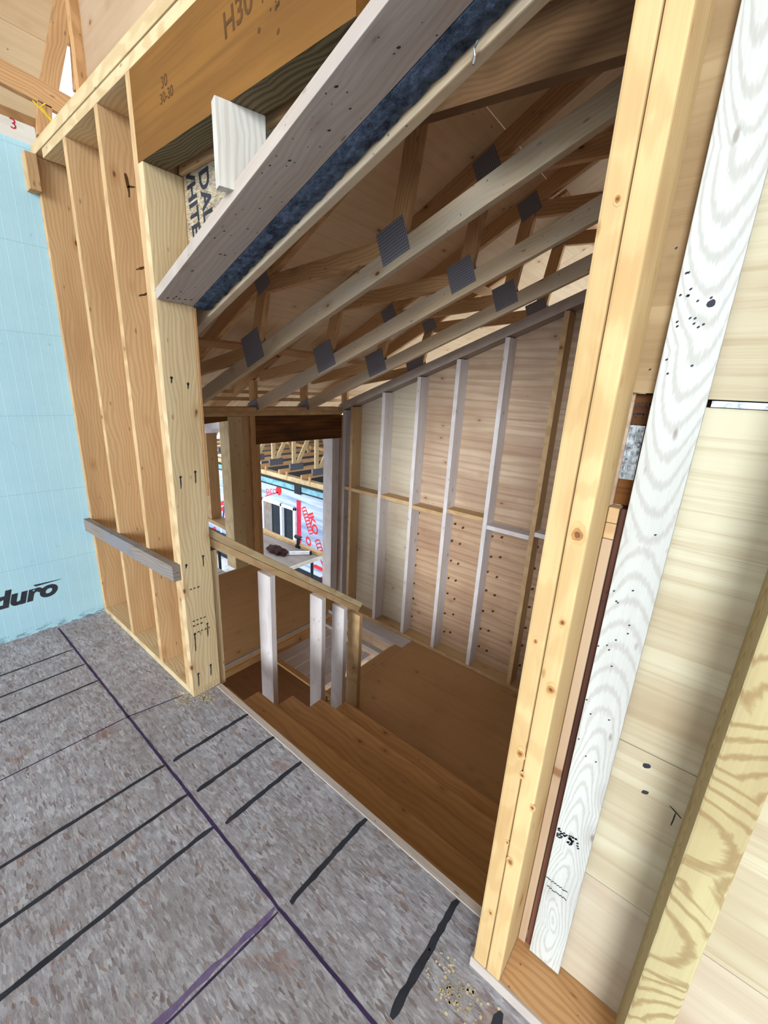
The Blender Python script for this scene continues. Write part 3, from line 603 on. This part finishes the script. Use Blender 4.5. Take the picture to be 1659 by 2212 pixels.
# roof deck over the stairs (underside visible)
def deck(x): return tc(x)+.045
n = 0
for (y0, y1) in ((.925, 2.30), (2.304, 3.68), (3.684, 4.5)):
    for (x0, x1) in ((-3.85, -2.45), (-2.447, -1.05), (-1.047, .35), (.353, 1.7)):
        prism('ceiling', [(x0, y0, deck(x0)), (x1, y0, deck(x1)), (x1, y1, deck(x1)), (x0, y1, deck(x0))], Vector((-.505, 0, 1)).normalized()*.013, 'ply', (0, 1, 0) if n % 2 else (1, 0, .505), kind='structure'); n += 1
# deep beam crossing high up behind the sloped header
A_ = OY(905, 200, 1.25); B_ = OY(1420, 18, 1.25)
board('roof_beam', A_ + (A_-B_)*.05, B_ + (B_-A_)*.3,   .15, .04, (0, 0, 1), 'beamd', label='deep brown roof beam crossing at the top beside the yellow jamb studs', cat='beam')
for (a_, b_, lb) in (((-2.62, 1.0), (-2.62, 3.6), 'strap board under the roof deck near the eave'), ((-1.62, 2.61), (-1.62, 3.66), 'strap board above the raked wall, catching daylight'), ((-.98, 2.61), (-.98, 3.66), 'strap board high above the raked wall near the jamb studs')):
    x = a_[0]; board('strap_board', (x, a_[1], tc(x)-.062), (x, b_[1], tc(x)-.062), .075, .018, (1, 0, .5), 'truss', label=lb, cat='strap', group='strap boards under the roof deck')
# ================================================================== roof framing beyond the far wall
for x, z, lb in ((-3.22, 1.345, 'lower pale lath strip running along the eave behind the truss heels'), (-3.33, 1.40, 'upper pale lath strip running along the eave behind the truss heels')):
    bb('lath_strip', x-.02, x, .95, 4.4, z, z+.03, 'fir', 'y', label=lb, cat='strip')
# ================================================================== neighbouring wing of the house
YW = 6.0
def E_(px, py): return OY(px, py, YW)
zt = E_(666, 1052).z; zb = E_(680, 1242).z
bld = empty('house_wing', (-8.5, YW, -3.5), 'neighbouring house wing in white house wrap with red print and a sliding window', 'building')
bm = bmesh.new(); wx0, wx1 = E_(567, 1073).x, E_(640, 1097).x; wz1 = E_(600, 1084).z; wz0 = E_(640, 1182).z
x0, x1 = -17, -3.6
for a_, b_, c_, d_ in ((x0, wx0, zb, zt), (wx1, x1, zb, zt), (wx0, wx1, wz1, zt), (wx0, wx1, zb, wz0)): boxbm(bm, a_, b_, YW, YW+.12, c_, d_)
me = finish(bm); wl = link('wall', me, 'wrap', None, bld)
zf0, zf1 = E_(666, 1066).z, E_(666, 1054).z
bb('foam_band', x0, x1, YW-.05, YW-.002, zf0, zf1, 'foam', 'x', bld); bb('drip_edge', x0, x1, YW-.07, YW-.0, zf1, zf1+.05, 'membrane', 'x', bld); bb('foam_edge', x0, x1, YW-.055, YW-.002, zf0-.03, zf0, 'membrane', 'x', bld)
bb('wall_plate', x0, x1, YW-.03, YW+.12, zf1+.05, zf1+.16, 'fir_light', 'x', bld)
bb('footing_band', x0, x1, YW-.04, YW-.002, -3.5, zb, 'membrane', 'x', bld)
bm = bmesh.new()
px0 = E_(648, 1075).x; boxbm(bm, px0-.11, px0+.11, YW-.075, YW-.052, zf0-.06, zf1+.01); link('membrane_flap', finish(bm), 'membrane', None, bld)
tr = [E_(641, 1075), E_(650, 1075), E_(650, 1188), E_(641, 1182)]
bb('red_tape', tr[0].x, tr[1].x, YW-.008, YW-.001, tr[2].z, tr[0].z-.05, 'redtape', 'z', bld)
# window
wf = None; bm = bmesh.new(); fw = .07
for a_, b_, c_, d_ in ((wx0, wx1, wz1-fw, wz1), (wx0, wx1, wz0, wz0+fw), (wx0, wx0+fw, wz0, wz1), (wx1-fw, wx1, wz0, wz1), ((wx0+wx1)/2+.1, (wx0+wx1)/2+.16, wz0, wz1)): boxbm(bm, a_, b_, YW-.05, YW+.05, c_, d_)
wf = link('window', finish(bm, .004), 'whitep', None, bld)
bb('pane', wx0+fw, (wx0+wx1)/2+.1, YW+.0, YW+.008, wz0+fw, wz1-fw, 'glass_dark', 'x', wf); bb('pane', (wx0+wx1)/2+.16, wx1-fw, YW+.03, YW+.038, wz0+fw, wz1-fw, 'glass_dark', 'x', wf)
bb('window_reveal', wx0+fw, wx0+fw+.32, YW-.02, YW-.002, wz0+fw, wz1-fw, 'grey', 'z', wf)
# red print on the wrap: leaning bands
d = Vector((E_(706, 1222).x-E_(672, 1106).x, 0, E_(706, 1222).z-E_(672, 1106).z)).normalized(); u = Vector((-d.z, 0, d.x))
def band(px, py, txt, size, ex=1.0, mat='red', frame_=False, bold=.0):
    o_ = E_(px, py); add_text(wl, txt, (o_.x, YW, o_.z), d, u, size, mat, ex=ex, bold=bold)
band(665, 1109, 'IKO', .25, 1.2, bold=.010)
def fr(px, py, L, w, n=7):
    o_ = E_(px, py); o_ = Vector((o_.x, YW, o_.z)); P = []
    for s0, s1 in ((0, L),): P += stroke(o_, o_+d*L, .03, F, .1, 6)+stroke(o_+u*w, o_+d*L+u*w, .03, F, .1, 6)
    for i in range(n+1): P += stroke(o_+d*(L*i/n), o_+d*(L*i/n)+u*w, .035, F, .1, 3)
    add_polys(wl, P, 'red')
fr(681, 1168, .68, .15, 8); fr(652, 1098, .62, .14, 8); band(659, 1160, 'O', .22, 1.3, bold=.010); band(664, 1186, 'O', .22, 1.3, bold=.010)
add_text(wl, 'pro2', (E_(575, 1063).x, YW, E_(575, 1066).z), (1, 0, .18), (0, 0, 1), .26, 'red', 1.2)
add_polys(wl, stroke((E_(572, 1072).x, YW, E_(572, 1072).z), (E_(603, 1066).x, YW, E_(603, 1066).z+.04), .03, F, .1, 6)+[blob((E_(602, 1060).x, YW, E_(602, 1060).z), .13, F)], 'red')
add_polys(wl, stroke((E_(676, 1221).x, YW, E_(676, 1221).z), (E_(730, 1240).x, YW, E_(676, 1221).z-.02), .1, F, .1, 8)+stroke((E_(690, 1249).x, YW, E_(690, 1249).z), (E_(730, 1243).x, YW, E_(725, 1247).z+.1), .05, F, .1, 8), 'red')
for px, py in ((472, 1085), (455, 1140), (500, 1185)):
    o_ = E_(px, py); add_text(wl, 'IKO', (o_.x, YW, o_.z), d, u, .42, 'red', 1.4, bold=.02)
fr(488, 1085, 1.4, .25, 12)
# wing roof trusses
for k in range(13):
    x = -13.5 + k*.80; zb_ = zf1+.18
    t = empty('roof_truss', (x, YW+.06, zb_), 'open roof truss on the neighbouring wing, %s' % ('beside the corner posts' if k < 7 else 'seen under the dark beam'), 'roof truss', 'roof trusses on the neighbouring wing' + (', left' if k < 7 else ', right'))
    board('bottom_chord', (x, YW-.1, zb_+.05), (x, YW+5, zb_+.05), .1, .04, (0, 0, 1), 'truss', t)
    board('web', (x, YW+.35, zb_+.1), (x, YW+.35, zb_+1.5), .1, .04, (0, 1, 0), 'fir_light', t)
    board('web', (x, YW+.4, zb_+.1), (x, YW+1.6, zb_+2.1), .1, .04, (0, 1, 0), 'fir_light', t)
    board('web', (x, YW+1.65, zb_+2.1), (x, YW+2.2, zb_+.1), .1, .04, (0, 1, 0), 'fir', t)
    board('top_chord', (x, YW-.3, zb_+1.25), (x, YW+5, zb_+3.3), .1, .04, (0, 0, 1), 'truss', t)
    bm = bmesh.new(); boxbm(bm, -.024, .024, -.2, .2, -.08, .08); link('connector_plate', finish(bm), 'plate', Matrix.Translation((x, YW+.42, zb_+.12)), t)
    board('truss_clip', (x+.2, YW-.02, zb_-.1), (x+.2, YW-.02, zb_+.08), .05, .03, (0, 1, 0), 'fir', t)
for k, z in enumerate((.35, .7, 1.1, 1.5, 1.9)):
    bb('strap_board', -15, -3.4, YW+2.4+k*.25, YW+2.45+k*.25, zf1+z, zf1+z+.09, 'truss', 'x', label='long strap board inside the neighbouring roof, %s from the bottom' % ('first', 'second', 'third', 'fourth', 'fifth')[k], cat='strap', group='strap boards inside the neighbouring roof')
prism('wing_roof', [(-16, YW-.6, zf1+1.35), (-3.2, YW-.6, zf1+1.35), (-3.2, YW+5.4, zf1+3.75), (-16, YW+5.4, zf1+3.75)], (0, 0, .02), 'ply', (1, 0, 0), label='plywood roof slope of the neighbouring wing', cat='roof')
bb('wing_wall', -16, -3.2, YW+5.0, YW+5.05, -3.5, zf1+3.6, 'membrane', 'x', label='back wall deep inside the neighbouring wing, coloured black for its shade', cat='wall')  # shade of the roof space put into the wall's black colour
# ================================================================== scaffold outside the tall opening
sz = -.9
c0 = OZ(633, 1227, sz); c1 = OZ(697, 1199, sz)
sc = empty('scaffold', (c1.x-.6, (c0.y+c1.y)/2, -3.5), 'metal scaffold with a plywood work platform just outside the tall opening', 'scaffold')
bb('platform', c1.x-1.5, c1.x, c0.y-.35, c1.y, sz-.03, sz, 'deckbd', 'x', sc)
bb('edge_board', c1.x-1.5, c1.x, c1.y-.07, c1.y, sz+.001, sz+.05, 'fir', 'x', sc)
bb('edge_board', c1.x-.02, c1.x+.02, c0.y-.35, c1.y, sz-.05, sz-.001, 'white', 'y', sc)
for xx in (c1.x-.1, c1.x-1.4):
    for yy in (c0.y-.25, c1.y-.12): tube('leg', [(xx, yy, -3.5), (xx, yy, sz-.03)], .022, 'pipe', sc)
tube('rail', [(c1.x-.1, c0.y-.25, sz-.08), (c1.x-.1, c1.y-.12, sz-.08)], .02, 'pipe', sc); tube('rail', [(c1.x-1.4, c0.y-.25, sz-.1), (c1.x-.1, c0.y-.25, sz-.1)], .02, 'pipe', sc)
# things lying on it
def lump(name, c, sx, sy, sz_, mat, **k):
    bm = bmesh.new(); bmesh.ops.create_icosphere(bm, subdivisions=4, radius=1)
    from mathutils import noise
    for v in bm.verts:
        q = noise.noise(v.co*2.3)*.35+noise.noise(v.co*6)*.12; v.co = Vector((v.co.x*sx*(1+q), v.co.y*sy*(1+q), max(-.3, v.co.z)*sz_*(1+q)))
    for f in bm.faces: f.smooth = True
    return tag(link(name, finish(bm), mat, Matrix.Translation(Vector(c)+Vector((0, 0, .48*sz_)))), **k)
gl = OZ(598, 1193, sz); lump('work_jacket', (gl.x, gl.y, sz), .20, .09, .06, 'cloth', label='crumpled dark brown jacket lying on the scaffold platform', cat='clothing')
l0, l1 = OZ(625, 1199, sz), OZ(670, 1198, sz)
lv = empty('spirit_level', (l0.x, l0.y, sz), 'pale spirit level lying on the scaffold platform beside the jacket', 'tool')
board('body', (l0.x, l0.y, sz+.03), (l1.x, l1.y, sz+.03), .05, .025, (0, 0, 1), 'whitep', lv); board('end_cap', (l1.x, l1.y, sz+.03), (l1.x+.02, l1.y, sz+.03), .054, .03, (0, 0, 1), 'pipe', lv)
dc = OZ(644, 1183, sz); dr_ = empty('cordless_drill', (dc.x, dc.y, sz), 'dark cordless drill standing on the scaffold platform', 'tool')
board('battery', (dc.x-.04, dc.y, sz+.022), (dc.x+.05, dc.y, sz+.022), .05, .04, (0, 1, 0), 'pipe', dr_); board('handle', (dc.x, dc.y, sz+.04), (dc.x+.01, dc.y, sz+.15), .04, .035, (0, 1, 0), 'pipe', dr_)
tube('motor_housing', [(dc.x-.06, dc.y, sz+.17), (dc.x+.07, dc.y, sz+.17)], .03, 'pipe', dr_); tube('chuck', [(dc.x+.07, dc.y, sz+.17), (dc.x+.11, dc.y, sz+.17)], .015, 'silver', dr_)
# leaning striped rod seen through the small window
r0 = OY(493, 1020, 3.2); r1 = OY(478, 1150, 3.2)
q_ = [OY(1032, 88, .962), OY(1024, 105, .958), OY(1026, 122, .96), OY(1022, 140, .957)]
tube('hanging_wire', q_, .0025, 'silver', label='short frayed silver wire hanging off the end of the blue strip', cat='wire')
rd = empty('leaning_rod', r1, 'blue and white rod leaning outside the small far window', 'rod'); dd = (r0-r1)
for k in range(4): tube('segment', [r1+dd*(k/4), r1+dd*((k+1)/4)], .012, 'bluewhite' if k % 2 else 'whitep', rd)
tube('steel_pole', [OZ(513, 1232, -1.19), OZ(513, 1232, -1.19)+Vector((0, 0, .26))], .012, 'pipe', label='short black steel pole standing outside below the small far window', cat='pole')
bm = bmesh.new(); boxbm(bm, -8.0, -4.45, .9, 2.95, -1.24, -1.2); ow = tag(link('outside_deck', finish(bm), 'deckbd'), 'pale outdoor deck below the small far window', 'deck')
add_polys(ow, [q for k in range(9) for q in stroke((-4.6-k*.36, .92, -1.2), (-4.6-k*.36, 2.93, -1.2), .02, UP, .2, 10)], 'ink')
# ================================================================== roof framing over the upper room (top left corner)
XA = -3.03
up = (0, 0, 1)
def yz(px, py): return OX(px, py, XA)
tl = empty('roof_truss', (XA, 0, 2.56), 'roof truss standing over the blue foam wall at the top left corner', 'roof truss')
a_, b_ = yz(0, 155), yz(150, 235); dv = (b_-a_)
board('bottom_chord', a_-dv*3, b_+dv*1.4, .10, T, up, 'truss', tl); a2, b2 = yz(0, 205), yz(140, 262)
for q in ((140, 0, 105, 190), (165, 0, 178, 205)):
    p0, p1 = yz(q[0], q[1]), yz(q[2], q[3]); p0.x = p1.x = XA-.002; board('web', p1, p0+(p0-p1)*.4, .075, T, (0, 1, 0), 'truss', tl)
q0, q1 = yz(95, 225), yz(95, 300); q0.x = q1.x = XA; board('web', q1, q0, .06, T, (0, 1, 0), 'truss', tl)
a3, b3 = yz(0, 30), yz(110, 70); board('purlin', (XA-.35, -2.5, a3.z+.25), (XA-.35, 1.6, a3.z+.25), .08, T, (0, 0, 1), 'truss', label='long purlin under the roof deck at the top left corner', cat='purlin')
bb('tie_board', XA-.20, XA-.165, -2.5, 1.2, 2.70, 2.78, 'truss', 'y', label='lower tie board running behind the truss at the top left', cat='board')
o1 = OX(0, 262, -2.96); o2 = OX(0, 300, -2.96)
mk = bb('marked_offcut', -2.965, -2.945, -.2, .80, 2.557, 2.64, 'white', 'y', label='bluish white strand board strip with a red marked figure on top of the foam wall', cat='board')
add_text(mk, '3', (-2.945, .70, 2.60), (0, 1, 0), (0, 0, 1), .06, 'redtape')
ys = OX(103, 262, -2.9)
tube('yellow_string', [ys+Vector((0, -.05, .06)), ys+Vector((0, -.01, .03)), ys+Vector((0, .04, -.01)), ys+Vector((0, .03, .0)), ys+Vector((0, -.02, .05)), ys+Vector((0, .0, .07))], .003, 'yellow_s', label='yellow string knotted at the corner above the blue foam wall', cat='string')
def rdk(x): return 3.45+.5*(x+3)
n = 0
for y0, y1 in ((-3.6, -1.6), (-1.596, .4), (.404, 1.075), (1.30, 1.9)):
    for x0, x1 in ((-4.6, -3.4), (-3.396, -2.0), (-1.996, -.4), (-.396, .6)):
        if y0 > 1 and x0 > -3.3: continue
        if y0 > 0 and x0 > -3.3: y1_ = .91
        else: y1_ = y1
        prism('ceiling', [(x0, y0, rdk(x0)), (x1, y0, rdk(x1)), (x1, y1_, rdk(x1)), (x0, y1_, rdk(x0))], (0, 0, .014), 'ply', (0, 1, 0), kind='structure')
for y0, y1 in ((-3.6, -1.3), (-1.296, .91)): prism('ceiling', [(.6, y0, rdk(.6)), (4.4, y0, rdk(.6)-1.9), (4.4, y1, rdk(.6)-1.9), (.6, y1, rdk(.6))], (0, 0, .014), 'ply', (0, 1, 0), kind='structure')
# ================================================================== light
w = bpy.data.worlds.new('world'); S.world = w; w.use_nodes = True; nt = w.node_tree
for n_ in list(nt.nodes): nt.nodes.remove(n_)
out = nt.nodes.new('ShaderNodeOutputWorld'); bg = nt.nodes.new('ShaderNodeBackground'); tcx = nt.nodes.new('ShaderNodeTexCoord'); nz = nt.nodes.new('ShaderNodeTexNoise'); rp = nt.nodes.new('ShaderNodeValToRGB')
nz.inputs['Scale'].default_value = 2.5; nz.inputs['Detail'].default_value = 5; rp.color_ramp.elements[0].color = (.70, .84, 1.0, 1); rp.color_ramp.elements[1].color = (.95, .98, 1.0, 1)
nt.links.new(tcx.outputs['Generated'], nz.inputs['Vector']); nt.links.new(nz.outputs['Fac'], rp.inputs[0]); nt.links.new(rp.outputs[0], bg.inputs[0]); nt.links.new(bg.outputs[0], out.inputs[0])
sd_ = bpy.data.lights.new('low_sky_light', 'SUN'); sd_.energy = 2.5; sd_.angle = math.radians(22); sd_.color = (.86, .94, 1.0); so_ = bpy.data.objects.new('low_sky_light', sd_); COL.objects.link(so_)
so_.rotation_euler = Vector((-.38, 1, -.25)).to_track_quat('-Z', 'Y').to_euler()
bg.inputs['Strength'].default_value = 1.4
S.view_settings.view_transform = 'Standard'; S.view_settings.look = 'None'; S.view_settings.gamma = 1; S.view_settings.use_curve_mapping = False
S.view_settings.exposure = 0.7
try:
    S.cycles.max_bounces = 12; S.cycles.diffuse_bounces = 8
except Exception: pass
